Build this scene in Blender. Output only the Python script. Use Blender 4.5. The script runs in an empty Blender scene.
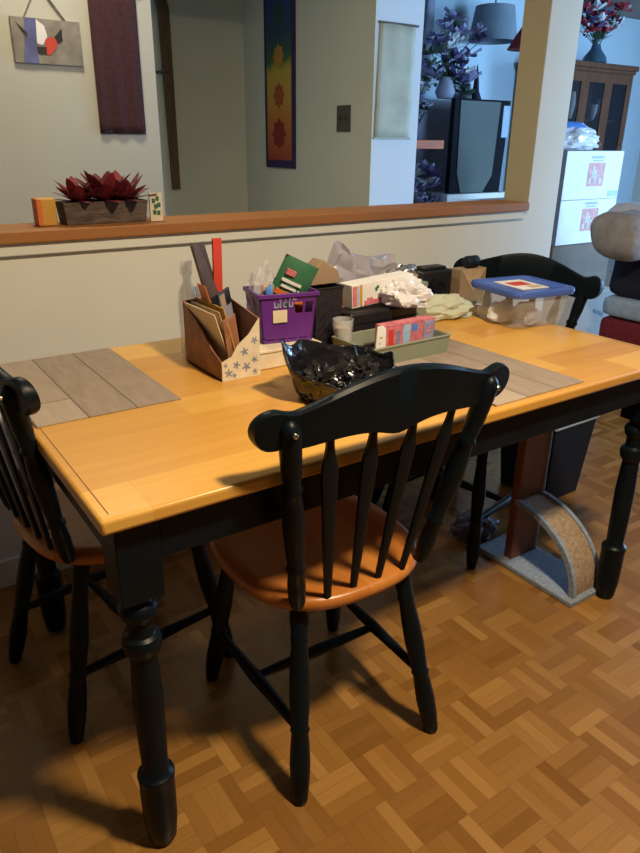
import bpy, bmesh, math, random
from mathutils import Vector, Matrix, noise
PI = math.pi
S = bpy.context.scene
C = S.collection
rnd = random.Random(7)

# ------------------------------------------------------------------ materials
def new_mat(name):
    m = bpy.data.materials.new(name); m.use_nodes = True
    nt = m.node_tree; b = nt.nodes['Principled BSDF']
    return m, nt, b
def setp(b, **k):
    names = {'rough': 'Roughness', 'metal': 'Metallic', 'trans': 'Transmission Weight', 'alpha': 'Alpha', 'ior': 'IOR',
             'coat': 'Coat Weight', 'sheen': 'Sheen Weight', 'spec': 'Specular IOR Level', 'sss': 'Subsurface Weight'}
    for a, v in k.items(): b.inputs[names[a]].default_value = v
def mat(name, col, rough=.6, var=.12, vs=8, bump=0, bs=60, stretch=(1, 1, 1), **k):
    """plain colour with a noise variation and an optional bump"""
    m, nt, b = new_mat(name); L = nt.links.new
    tc = nt.nodes.new('ShaderNodeTexCoord'); mp = nt.nodes.new('ShaderNodeMapping'); mp.inputs['Scale'].default_value = stretch
    L(tc.outputs['Object'], mp.inputs['Vector'])
    n = nt.nodes.new('ShaderNodeTexNoise'); n.inputs['Scale'].default_value = vs; n.inputs['Detail'].default_value = 4
    L(mp.outputs[0], n.inputs['Vector'])
    r = nt.nodes.new('ShaderNodeValToRGB'); e = r.color_ramp.elements
    e[0].position = .3; e[1].position = .7
    e[0].color = tuple(c*(1-var) for c in col)+(1,); e[1].color = tuple(min(1, c*(1+var)) for c in col)+(1,)
    L(n.outputs['Fac'], r.inputs[0]); L(r.outputs[0], b.inputs['Base Color'])
    if bump:
        n2 = nt.nodes.new('ShaderNodeTexNoise'); n2.inputs['Scale'].default_value = bs; n2.inputs['Detail'].default_value = 3
        L(mp.outputs[0], n2.inputs['Vector'])
        bp = nt.nodes.new('ShaderNodeBump'); bp.inputs['Strength'].default_value = bump; bp.inputs['Distance'].default_value = .004
        L(n2.outputs['Fac'], bp.inputs['Height']); L(bp.outputs[0], b.inputs['Normal'])
    setp(b, rough=rough, **k)
    return m
def glassy(name, col, rough=.1, alpha=.3, **k):
    m, nt, b = new_mat(name); b.inputs['Base Color'].default_value = col+(1,)
    setp(b, rough=rough, alpha=alpha, **k); return m
class N:
    """tiny math-node helper"""
    def __init__(s, nt): s.nt = nt
    def m(s, op, a, b=None, c=None):
        n = s.nt.nodes.new('ShaderNodeMath'); n.operation = op
        for i, v in enumerate((a, b, c)):
            if v is None: continue
            if isinstance(v, (int, float)): n.inputs[i].default_value = v
            else: s.nt.links.new(v, n.inputs[i])
        return n.outputs[0]
    def xyz(s, coord='Object', scale=(1, 1, 1), rot=0):
        tc = s.nt.nodes.new('ShaderNodeTexCoord'); mp = s.nt.nodes.new('ShaderNodeMapping')
        mp.inputs['Scale'].default_value = scale; mp.inputs['Rotation'].default_value = (0, 0, rot)
        s.nt.links.new(tc.outputs[coord], mp.inputs[0]); sp = s.nt.nodes.new('ShaderNodeSeparateXYZ')
        s.nt.links.new(mp.outputs[0], sp.inputs[0]); s.vec = mp.outputs[0]
        return sp.outputs
    def comb(s, x, y, z=0.0):
        n = s.nt.nodes.new('ShaderNodeCombineXYZ')
        for i, v in enumerate((x, y, z)):
            if isinstance(v, (int, float)): n.inputs[i].default_value = v
            else: s.nt.links.new(v, n.inputs[i])
        return n.outputs[0]
    def white(s, v):
        n = s.nt.nodes.new('ShaderNodeTexWhiteNoise'); n.noise_dimensions = '3D'; s.nt.links.new(v, n.inputs['Vector']); return n.outputs['Value']
    def noise(s, v, scale, detail=3, dist=0):
        n = s.nt.nodes.new('ShaderNodeTexNoise'); n.inputs['Scale'].default_value = scale; n.inputs['Detail'].default_value = detail
        n.inputs['Distortion'].default_value = dist; s.nt.links.new(v, n.inputs['Vector']); return n.outputs['Fac']
    def ramp(s, f, stops, interp='LINEAR'):
        r = s.nt.nodes.new('ShaderNodeValToRGB'); r.color_ramp.interpolation = interp; e = r.color_ramp.elements
        while len(e) < len(stops): e.new(.5)
        for q, (p, c) in zip(e, stops): q.position = p; q.color = tuple(c)+(1,)
        s.nt.links.new(f, r.inputs[0]); return r.outputs[0]
    def mix(s, f, a, b, mode='MIX'):
        n = s.nt.nodes.new('ShaderNodeMix'); n.data_type = 'RGBA'; n.blend_type = mode
        for k, v in ((0, f), (6, a), (7, b)):
            if isinstance(v, (int, float)): n.inputs[k].default_value = v
            elif isinstance(v, tuple): n.inputs[k].default_value = v+(1,)
            else: s.nt.links.new(v, n.inputs[k])
        return n.outputs[2]

def parquet():
    m, nt, b = new_mat('parquet_oak'); q = N(nt)
    T = .118
    o = q.xyz('Object', (1/T, 1/T, 1/T), 0)
    cx = q.m('FLOOR', o[0]); cy = q.m('FLOOR', o[1]); fx = q.m('FRACT', o[0]); fy = q.m('FRACT', o[1])
    par = q.m('MODULO', q.m('ADD', q.m('ADD', cx, cy), 1000), 2.0)
    def sel(a, c): return q.m('ADD', q.m('MULTIPLY', par, a), q.m('MULTIPLY', q.m('SUBTRACT', 1.0, par), c))
    u = sel(fx, fy); w = sel(fy, fx)
    fi = q.m('FLOOR', q.m('MULTIPLY', u, 4.0)); ff = q.m('FRACT', q.m('MULTIPLY', u, 4.0))
    wn = q.white(q.comb(cx, cy, fi))
    tile = q.white(q.comb(cx, cy, 77.0))
    grainv = q.comb(q.m('MULTIPLY', u, 22.0), q.m('MULTIPLY', w, 1.6), q.m('ADD', q.m('MULTIPLY', wn, 40.0), q.m('MULTIPLY', cx, 3.1)))
    g = q.noise(grainv, 1.3, 4)
    tone = q.m('ADD', q.m('ADD', q.m('MULTIPLY', wn, .62), q.m('MULTIPLY', tile, .16)), q.m('MULTIPLY', g, .30))
    col = q.ramp(tone, [(.05, (.135, .058, .013)), (.3, (.195, .090, .020)), (.58, (.235, .114, .026)), (1.0, (.34, .185, .048))])
    e1 = q.m('MINIMUM', ff, q.m('SUBTRACT', 1.0, ff)); e2 = q.m('MINIMUM', w, q.m('SUBTRACT', 1.0, w))
    gap = q.m('MAXIMUM', q.m('LESS_THAN', e1, .035), q.m('LESS_THAN', e2, .010))
    col = q.mix(q.m('MULTIPLY', gap, .30), col, (.10, .042, .014))
    nt.links.new(col, b.inputs['Base Color'])
    bp = nt.nodes.new('ShaderNodeBump'); bp.inputs['Strength'].default_value = .12; bp.inputs['Distance'].default_value = .001
    nt.links.new(q.m('SUBTRACT', 1.0, gap), bp.inputs['Height']); nt.links.new(bp.outputs[0], b.inputs['Normal'])
    nt.links.new(q.m('ADD', .22, q.m('MULTIPLY', wn, .14)), b.inputs['Roughness'])
    return m
def planks(name, stops, wid, length, grain=(1.0, 14.0), axis='x', rough=.3, gapdark=.4, gapw=.012, coat=0, bumps=0, gs=3):
    m, nt, b = new_mat(name); q = N(nt); o = q.xyz('Object')
    a, c = (o[0], o[1]) if axis == 'x' else ((o[1], o[0]) if axis == 'y' else (o[2], o[0]))
    row = q.m('FLOOR', q.m('DIVIDE', c, wid)); off = q.m('MULTIPLY', q.white(q.comb(row, 3.0, 1.0)), length)
    al = q.m('DIVIDE', q.m('ADD', a, off), length); seg = q.m('FLOOR', al)
    wn = q.white(q.comb(row, seg, 5.0))
    g = q.noise(q.comb(q.m('MULTIPLY', a, grain[0]), q.m('MULTIPLY', c, grain[1]), q.m('MULTIPLY', wn, 30.0)), gs, 5, .6)
    tone = q.m('ADD', q.m('MULTIPLY', wn, .5), q.m('MULTIPLY', g, .5))
    col = q.ramp(tone, stops)
    fr = q.m('FRACT', q.m('DIVIDE', c, wid)); fs = q.m('FRACT', al)
    gap = q.m('MAXIMUM', q.m('LESS_THAN', fr, gapw), q.m('LESS_THAN', fs, gapw*wid/length))
    col = q.mix(q.m('MULTIPLY', gap, gapdark), col, tuple(x*.3 for x in stops[0][1]))
    nt.links.new(col, b.inputs['Base Color']); setp(b, rough=rough, coat=coat)
    if bumps:
        bp = nt.nodes.new('ShaderNodeBump'); bp.inputs['Strength'].default_value = bumps; bp.inputs['Distance'].default_value = .002
        nt.links.new(g, bp.inputs['Height']); nt.links.new(bp.outputs[0], b.inputs['Normal'])
    return m

MT = {}
MT['parquet'] = parquet()
MT['top'] = planks('honey_tabletop', [(.15, (.50, .245, .042)), (.5, (.60, .325, .062)), (.85, (.68, .41, .095))], .105, .62, rough=.30, gapdark=.10, gapw=.02, grain=(1.2, 16))
MT['topend'] = planks('honey_end_band', [(.15, (.50, .22, .026)), (.85, (.64, .32, .045))], .2, 2.0, axis='y', rough=.30, gapdark=0, grain=(1.2, 16))
MT['groove'] = mat('table_groove', (.13, .045, .012), .6)
MT['paint'] = mat('dark_green_black_paint', (.0020, .0055, .0085), .40, .2, 12, spec=.16)
MT['seat'] = planks('orange_seat_wood', [(.15, (.31, .105, .018)), (.5, (.39, .140, .026)), (.85, (.46, .185, .040))], .11, 1.5, axis='y', rough=.33, gapdark=.15, grain=(1.3, 14))
MT['ledge'] = planks('ledge_wood', [(.15, (.27, .105, .022)), (.85, (.42, .18, .042))], .4, 3.0, rough=.6, gapdark=0)
MT['wall'] = mat('cream_wall_paint', (.66, .675, .60), .8, .03, 3, bump=.12, bs=220)
MT['hall'] = mat('grey_green_wall_paint', (.58, .61, .53), .85, .04, 2, bump=.1, bs=220)
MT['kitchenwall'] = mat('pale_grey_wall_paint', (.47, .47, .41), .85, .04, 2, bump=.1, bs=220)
MT['living'] = mat('daylight_blue_wall_tint', (.46, .60, .70), .85, .04, 2)  # cool window daylight is put into this wall colour
MT['pale'] = mat('white_wall_paint', (.58, .60, .62), .85, .03, 2)
MT['jamb'] = mat('lamplit_jamb_tint', (.40, .37, .25), .8, .04, 4)  # warm lamplight falling on the jamb is mixed into its colour
MT['ceil'] = mat('ceiling_paint', (.24, .22, .20), .9, .03, 3)
MT['weave'] = planks('grey_plank_print', [(.1, (.20, .155, .115)), (.45, (.30, .24, .185)), (.8, (.38, .31, .24))], .098, .95, axis='y', rough=.75, gapdark=.75, gapw=.035, grain=(5, 20), gs=3)
MT['white'] = mat('white_card', (.72, .72, .70), .6, .05)
MT['cream'] = mat('cream_paper', (.66, .58, .43), .7, .08, 30)
MT['tan'] = mat('tan_paper', (.45, .33, .21), .7, .15, 30)
MT['kraft'] = mat('kraft_cardboard', (.30, .21, .13), .8, .1, 14)
MT['taupe'] = mat('taupe_cardboard', (.15, .115, .09), .8, .1, 10)
MT['brownbox'] = mat('brown_marbled_card', (.27, .12, .06), .6, .35, 26)
MT['purple'] = mat('purple_plastic', (.115, .022, .24), .42, .12, 10)
MT['black'] = mat('black_plastic', (.012, .012, .014), .38, .2)
MT['bag'] = mat('black_polythene', (.010, .010, .013), .16, .2, bump=.7, bs=45)
MT['bag'].node_tree.nodes['Principled BSDF'].inputs['Specular IOR Level'].default_value = .8
MT['green'] = mat('green_packet', (.035, .14, .07), .35, .1)
MT['orange'] = mat('orange_print', (.62, .16, .03), .5, .1)
MT['yellow'] = mat('yellow_print', (.55, .30, .05), .5, .1)
MT['red'] = mat('red_print', (.55, .05, .025), .5, .1)
MT['pink'] = mat('pink_print', (.55, .16, .20), .5, .3, 60)
MT['blue'] = mat('blue_print', (.07, .22, .62), .4, .1)
MT['paleblue'] = mat('pale_blue_print', (.30, .45, .62), .5, .2, 60)
MT['sage'] = mat('sage_plastic', (.20, .23, .17), .5, .06)
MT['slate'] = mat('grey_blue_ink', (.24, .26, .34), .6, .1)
MT['darkpaper'] = mat('dark_brown_card', (.075, .050, .038), .7, .3, 20, spec=.2)
MT['clear'] = glassy('clear_plastic', (.75, .78, .82), .12, .30)
MT['clearbag'] = glassy('clear_film', (.72, .72, .76), .14, .34)
MT['lavbag'] = glassy('lavender_grey_film', (.42, .41, .48), .3, .84)
MT['lidblue'] = glassy('blue_plastic_lid', (.06, .13, .50), .25, .93)
MT['palefilm'] = glassy('pale_green_film', (.55, .60, .48), .35, .88)
MT['whitefilm'] = glassy('white_film', (.74, .75, .78), .25, .86)
MT['leaf'] = mat('dark_red_leaf', (.17, .022, .03), .45, .5, 30)
MT['planter'] = mat('weathered_wood', (.09, .065, .05), .85, .5, 20, bump=.6, bs=40, stretch=(1, 4, 4))
MT['maroon'] = mat('maroon_cloth', (.050, .016, .020), .95, .25, 60, bump=.4, bs=200)
MT['stick'] = mat('brown_stick', (.10, .06, .028), .6, .3, 10, stretch=(6, 6, 1))
MT['string'] = mat('tan_cord', (.20, .16, .11), .9)
MT['walnut'] = mat('walnut_cabinet', (.095, .034, .012), .85, .3, 6, stretch=(5, 5, 1))
MT['darkinside'] = mat('dark_interior', (.03, .024, .022), .8)
MT['mirrorframe'] = mat('black_frame', (.007, .009, .013), .8, spec=.1)
MT['greyscreen'] = mat('grey_panel', (.095, .115, .11), .7, .08, 3, spec=.2)
MT['vase'] = mat('blue_grey_glass', (.05, .11, .15), .15, .2)
MT['petal_red'] = mat('red_petal', (.36, .03, .05), .7, .5, 30)
MT['petal_purple'] = mat('purple_petal', (.08, .065, .17), .7, .5, 30)
MT['petal_lilac'] = mat('lilac_petal', (.25, .24, .40), .7, .4, 30)
MT['petal_white'] = mat('pale_petal', (.55, .58, .62), .7, .2, 30)
MT['stem'] = mat('dark_green_stem', (.03, .06, .035), .7, .4, 30)
MT['shade'] = mat('blue_grey_shade', (.17, .22, .27), .9, .1)
MT['shelf'] = mat('orange_shelf_wood', (.62, .11, .002), .5, .2, 6, stretch=(1, 6, 6))
MT['carpet'] = mat('daylit_blue_grey_carpet', (.22, .27, .34), 1, .25, 120, bump=1, bs=300)  # grey-blue carpet, tinted bluer to carry the daylight under the table
MT['sisal'] = mat('tan_sisal', (.30, .22, .14), .95, .3, 90, bump=1, bs=240)
MT['plywood'] = mat('brown_board', (.15, .06, .03), .6, .25, 10, stretch=(6, 6, 1))
MT['navy'] = mat('navy_plastic', (.008, .012, .025), .6, .2, spec=.2)
MT['lilacbag'] = mat('lilac_print_bag', (.12, .13, .22), .5, .5, 40)
MT['fleece'] = mat('grey_beige_fleece', (.33, .30, .28), 1, .15, 20, bump=.9, bs=50)
MT['whitefleece'] = mat('white_fleece', (.62, .64, .68), 1, .1, 20, bump=.9, bs=50)
MT['navycloth'] = mat('navy_cloth', (.012, .014, .03), .95, .2, 30)
MT['redcloth'] = mat('dark_red_cloth', (.17, .014, .022), .9, .2, 30)
MT['lightbluecloth'] = mat('light_blue_cloth', (.34, .46, .60), .9, .1, 30)
MT['metal'] = mat('brass_screw', (.55, .50, .42), .25, .1, metal=1)
MT['steel'] = mat('brushed_switch_plate', (.07, .06, .05), .4, .2)
MT['foil'] = mat('shiny_foil', (.75, .75, .75), .15, .2, metal=.9)
MT['blackfoil'] = mat('glossy_black_film', (.10, .10, .105), .12, .5, 40, metal=.75)
MT['pinkpic'] = mat('pale_pink_print', (.60, .27, .26), .6, .25, 30)
MT['scroll'] = mat('cream_scroll_paper', (.40, .40, .31), .8, .14, 9)
MT['glassdoor'] = glassy('cabinet_glass', (.03, .035, .05), .3, .30, spec=.1)

# ------------------------------------------------------------------ geometry
class MB:
    def __init__(s): s.bm = bmesh.new()
    def _mi(s, faces, mi):
        for f in faces: f.material_index = mi
    def box(s, x0, x1, y0, y1, z0, z1, mi=0, M=None, taper=1.0):
        cx, cy = (x0+x1)/2, (y0+y1)/2; V = []
        for z, k in ((z0, taper), (z1, 1.0)):
            for x, y in ((x0, y0), (x1, y0), (x1, y1), (x0, y1)):
                v = Vector((cx+(x-cx)*k, cy+(y-cy)*k, z)); V.append(s.bm.verts.new(M @ v if M else v))
        F = [(0, 3, 2, 1), (4, 5, 6, 7), (0, 1, 5, 4), (1, 2, 6, 5), (2, 3, 7, 6), (3, 0, 4, 7)]
        s._mi([s.bm.faces.new([V[i] for i in f]) for f in F], mi); return s
    def poly(s, pts, mi=0):
        f = s.bm.faces.new([s.bm.verts.new(Vector(p)) for p in pts]); f.material_index = mi; return s
    def prism(s, pts, d, mi=0):
        """planar polygon pts (3D) extruded by the vector d"""
        d = Vector(d); a = [s.bm.verts.new(Vector(p)) for p in pts]; b = [s.bm.verts.new(Vector(p)+d) for p in pts]; n = len(a)
        F = [s.bm.faces.new(a[::-1]), s.bm.faces.new(b)]
        for i in range(n): F.append(s.bm.faces.new((a[i], a[(i+1) % n], b[(i+1) % n], b[i])))
        s._mi(F, mi); return s
    def loft(s, rings, mi=0, caps=True, closed=True):
        R = [[s.bm.verts.new(Vector(p)) for p in r] for r in rings]; F = []; n = len(R[0])
        for a, b in zip(R, R[1:]):
            for i in range(n if closed else n-1): F.append(s.bm.faces.new((a[i], a[(i+1) % n], b[(i+1) % n], b[i])))
        if caps: F.append(s.bm.faces.new(R[0][::-1])); F.append(s.bm.faces.new(R[-1]))
        s._mi(F, mi); return s
    def tube(s, pts, rad, seg=12, mi=0, flat=1.0):
        """swept circle along pts, radius per point"""
        P = [Vector(p) for p in pts]
        if not isinstance(rad, (list, tuple)): rad = [rad]*len(P)
        rings = []; up = None
        for i, p in enumerate(P):
            t = (P[min(i+1, len(P)-1)]-P[max(i-1, 0)]).normalized()
            if up is None: up = Vector((0, 0, 1)) if abs(t.z) < .9 else Vector((0, 1, 0))
            a = t.cross(up).normalized(); b = t.cross(a).normalized(); up = -b if b.dot(up) < 0 else b
            a = t.cross(up).normalized(); b = a.cross(t).normalized()
            rings.append([p+(a*math.cos(k)+b*math.sin(k)*flat)*rad[i] for k in (2*PI*j/seg for j in range(seg))])
        return s.loft(rings, mi)
    def turned(s, a, b, prof, seg=16, mi=0):
        """lathe profile [(t, r)] along the line a-b"""
        a, b = Vector(a), Vector(b); t = (b-a).normalized(); u = t.cross(Vector((0, 1, 0)) if abs(t.y) < .9 else Vector((1, 0, 0))).normalized(); w = t.cross(u)
        return s.loft([[a+(b-a)*q+(u*math.cos(k)+w*math.sin(k))*r for k in (2*PI*j/seg for j in range(seg))] for q, r in prof], mi)
    def build(s, name, mats, parent=None, bevel=0, smooth=True, angle=35, seg=2):
        bmesh.ops.recalc_face_normals(s.bm, faces=s.bm.faces)
        me = bpy.data.meshes.new(name); s.bm.to_mesh(me); s.bm.free()
        for m in (mats if isinstance(mats, (list, tuple)) else [mats]): me.materials.append(MT[m])
        if smooth:
            me.shade_smooth(); me.set_sharp_from_angle(angle=math.radians(angle))
        o = bpy.data.objects.new(name, me); C.objects.link(o); o.parent = parent
        if bevel:
            m = o.modifiers.new('bevel', 'BEVEL'); m.width = bevel; m.segments = seg; m.limit_method = 'ANGLE'; m.angle_limit = math.radians(40)
        return o
def thing(name, label, cat, loc=(0, 0, 0), rz=0, group=None):
    o = bpy.data.objects.new(name, None); o.empty_display_size = .1; C.objects.link(o)
    o.location = loc; o.rotation_euler = (0, 0, rz); return tag(o, label, cat, group)
def tag(o, label, cat, group=None, loc=None, rot=None):
    o['label'] = label; o['category'] = cat
    if group: o['group'] = group
    if loc: o.location = loc
    if rot: o.rotation_euler = rot
    return o
def struct(o): o['kind'] = 'structure'; return o
def dup(root, loc, rz, label):
    r = root.copy(); C.objects.link(r); r.location = loc; r.rotation_euler = (0, 0, rz); r['label'] = label
    for ch in list(root.children):
        c = ch.copy(); C.objects.link(c); c.parent = r
        for g in list(ch.children):
            d = g.copy(); C.objects.link(d); d.parent = c
    return r
def ry(a): return Matrix.Rotation(a, 4, 'Y')
def rxm(a): return Matrix.Rotation(a, 4, 'X')
def rzm(a): return Matrix.Rotation(a, 4, 'Z')
def T(x, y, z): return Matrix.Translation((x, y, z))

def crumple(name, mtl, size, seed, amp=.25, parent=None, sub=4, freq=2.2, flatbottom=True, sharp=True):
    """a crumpled closed bag: displaced icosphere, base at z=0"""
    bm = bmesh.new(); bmesh.ops.create_icosphere(bm, subdivisions=sub, radius=1)
    for v in bm.verts:
        p = v.co.copy(); q = p*freq+Vector((seed*3.1, seed*1.7, seed))
        d = noise.noise(q)*.9+abs(noise.noise(q*2.1))*.8-.25
        p *= 1+amp*d*1.6
        if flatbottom and p.z < -.5: p.z = -.5+(p.z+.5)*.12
        v.co = Vector((p.x*size[0]/2, p.y*size[1]/2, (p.z+.56)/1.56*size[2]))
    for v in bm.verts: v.co.z = max(v.co.z, .001)
    m = MB(); m.bm.free(); m.bm = bm
    return m.build(name, mtl, parent, smooth=True, angle=28 if sharp else 60)

# ------------------------------------------------------------------ the setting
WY = 1.10
def sbox(name, mtl, *b, bevel=0):
    return struct(MB().box(*b).build(name, mtl, bevel=bevel, smooth=False))
sbox('floor', 'parquet', -1.7, 7.7, -2.8, 4.3, -.05, 0)
sbox('ceiling', 'ceil', -1.7, 7.7, -2.8, 4.3, 2.45, 2.5)
# half wall with its pass-through opening, pillar and header
m = MB().box(-1.6, 2.345, WY, WY+.13, 0, 1.0).box(2.165, 2.345, WY, WY+.13, 1.0, 2.45).box(-1.6, 2.165, WY, WY+.13, 2.2, 2.45)
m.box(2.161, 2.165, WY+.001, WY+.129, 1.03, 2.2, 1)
struct(m.build('wall_divider', ['wall', 'jamb'], smooth=False))
sbox('trim_ledge', 'ledge', -1.6, 2.14, WY-.03, WY+.155, 1.0, 1.032, bevel=.004)
sbox('trim_moulding', 'wall', -1.6, 2.13, WY-.016, WY, .968, 1.0, bevel=.003)
sbox('baseboard_divider', 'wall', -1.6, 2.345, WY-.014, WY, 0, .09, bevel=.003)
# kitchen side: wall with the hangings, hallway, white pier
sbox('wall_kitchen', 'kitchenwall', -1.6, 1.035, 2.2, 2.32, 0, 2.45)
sbox('wall_hall_back', 'hall', 1.0, 2.26, 3.554, 3.65, 0, 2.45)
sbox('wall_hall_left', 'hall', .93, 1.0, 2.32, 3.65, 0, 2.45)
m = MB().box(2.2, 2.215, 2.2, 3.65, 0, 2.45, 0).box(2.215, 2.515, 2.2, 3.65, 0, 2.45, 1)
for f in m.bm.faces:
    if f.material_index == 0 and abs(f.normal.y) > .5: f.material_index = 1
struct(m.build('wall_pier', ['hall', 'pale'], smooth=False))
sbox('wall_living_back', 'living', 2.515, 7.6, 4.1, 4.2, 0, 2.45)
# outer walls
MT['umber'] = mat('umber_wall_paint', (.16, .12, .09), .9, .05, 3)
sbox('wall_left', 'umber', -1.7, -1.6, -2.7, 2.32, 0, 2.45)
def window_wall(name, mtl, axis, c, a0, a1, w0, w1, z0, z1, t=.1, wn='window_1'):
    """a wall along axis with one window opening, plus its frame and pane"""
    m = MB(); g = MB(); p = MB()
    def bx(M, u0, u1, q0, q1, lo=0, hi=1):
        c0, c1 = c+t*lo, c+t*hi
        if axis == 'x': M.box(u0, u1, min(c0, c1), max(c0, c1), q0, q1)
        else: M.box(min(c0, c1), max(c0, c1), u0, u1, q0, q1)
    bx(m, a0, w0, 0, 2.45); bx(m, w1, a1, 0, 2.45); bx(m, w0, w1, 0, z0); bx(m, w0, w1, z1, 2.45)
    f = .05
    bx(g, w0, w0+f, z0, z1, .2, .7); bx(g, w1-f, w1, z0, z1, .2, .7); bx(g, w0+f, w1-f, z0, z0+f, .2, .7); bx(g, w0+f, w1-f, z1-f, z1, .2, .7)
    mid = (w0+w1)/2; bx(g, mid-f/2, mid+f/2, z0+f, z1-f, .2, .7)
    struct(m.build(name, mtl, smooth=False)); struct(g.build(wn, 'white', smooth=False))
window_wall('wall_front', 'umber', 'x', -2.7, -1.6, 7.6, 4.2, 5.6, .5, 2.15, -.1, wn='window_1')
sbox('wall_light_block', 'umber', 3.2, 3.3, -2.7, -.5, 0, 2.45)  # stub wall added out of view to keep window light off the dining floor
window_wall('wall_right', 'wall', 'y', 7.6, -2.7, 4.2, -1.7, 2.6, .6, 2.1, .1, wn='window_2')

# ------------------------------------------------------------------ dining table
TL, TW = 1.524, .872
t = thing('dining_table', 'long honey wood dining table with black green turned legs against the half wall', 'table')
m = MB().box(0, TL, 0, TW, .724, .750)
m.build('tabletop', 'top', t, bevel=.0065, seg=3)
for x in (.0175, TL-.019): MB().box(x, x+.0016, .018, TW-.018, .7485, .7503).build('groove', 'groove', t, smooth=False)
m = MB(); i0, i1 = .028, .048
m.box(.096, TL-.096, i0, i1, .642, .724).box(.096, TL-.096, TW-i1, TW-i0, .642, .724)
m.box(i0, i1, .096, TW-.096, .642, .724).box(TL-i1, TL-i0, .096, TW-.096, .642, .724)
m.build('apron', 'paint', t, bevel=.002)
LP = [(0, .022), (.02, .0285), (.10, .031), (.19, .030), (.215, .0345), (.235, .026), (.245, .034), (.262, .036), (.275, .030), (.282, .027),
      (.40, .0250), (.50, .0245), (.62, .0270), (.72, .0300), (.80, .0300), (.83, .0230), (.845, .0225), (.86, .033), (.885, .0365), (.905, .033), (.915, .024), (.925, .022), (.945, .030), (.96, .032), (1.0, .032)]
LP = [(0, .021), (.02, .027), (.10, .0315), (.20, .0325), (.27, .0325), (.29, .034), (.305, .0345), (.315, .027), (.33, .0235),
      (.45, .0255), (.62, .0265), (.74, .0235), (.78, .0225), (.80, .031), (.83, .034), (.85, .031), (.86, .0235), (.90, .0225), (.92, .030), (.945, .034), (.965, .030), (.975, .0235), (1.0, .0235)]
for x, y in ((.060, .060), (TL-.060, .060), (.060, TW-.060), (TL-.060, TW-.060)):
    m = MB().turned((x, y, 0), (x, y, .575), LP, 24)
    m.box(x-.036, x+.036, y-.036, y+.036, .574, .724)
    m.build('leg', 'paint', t, bevel=.002)

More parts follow.
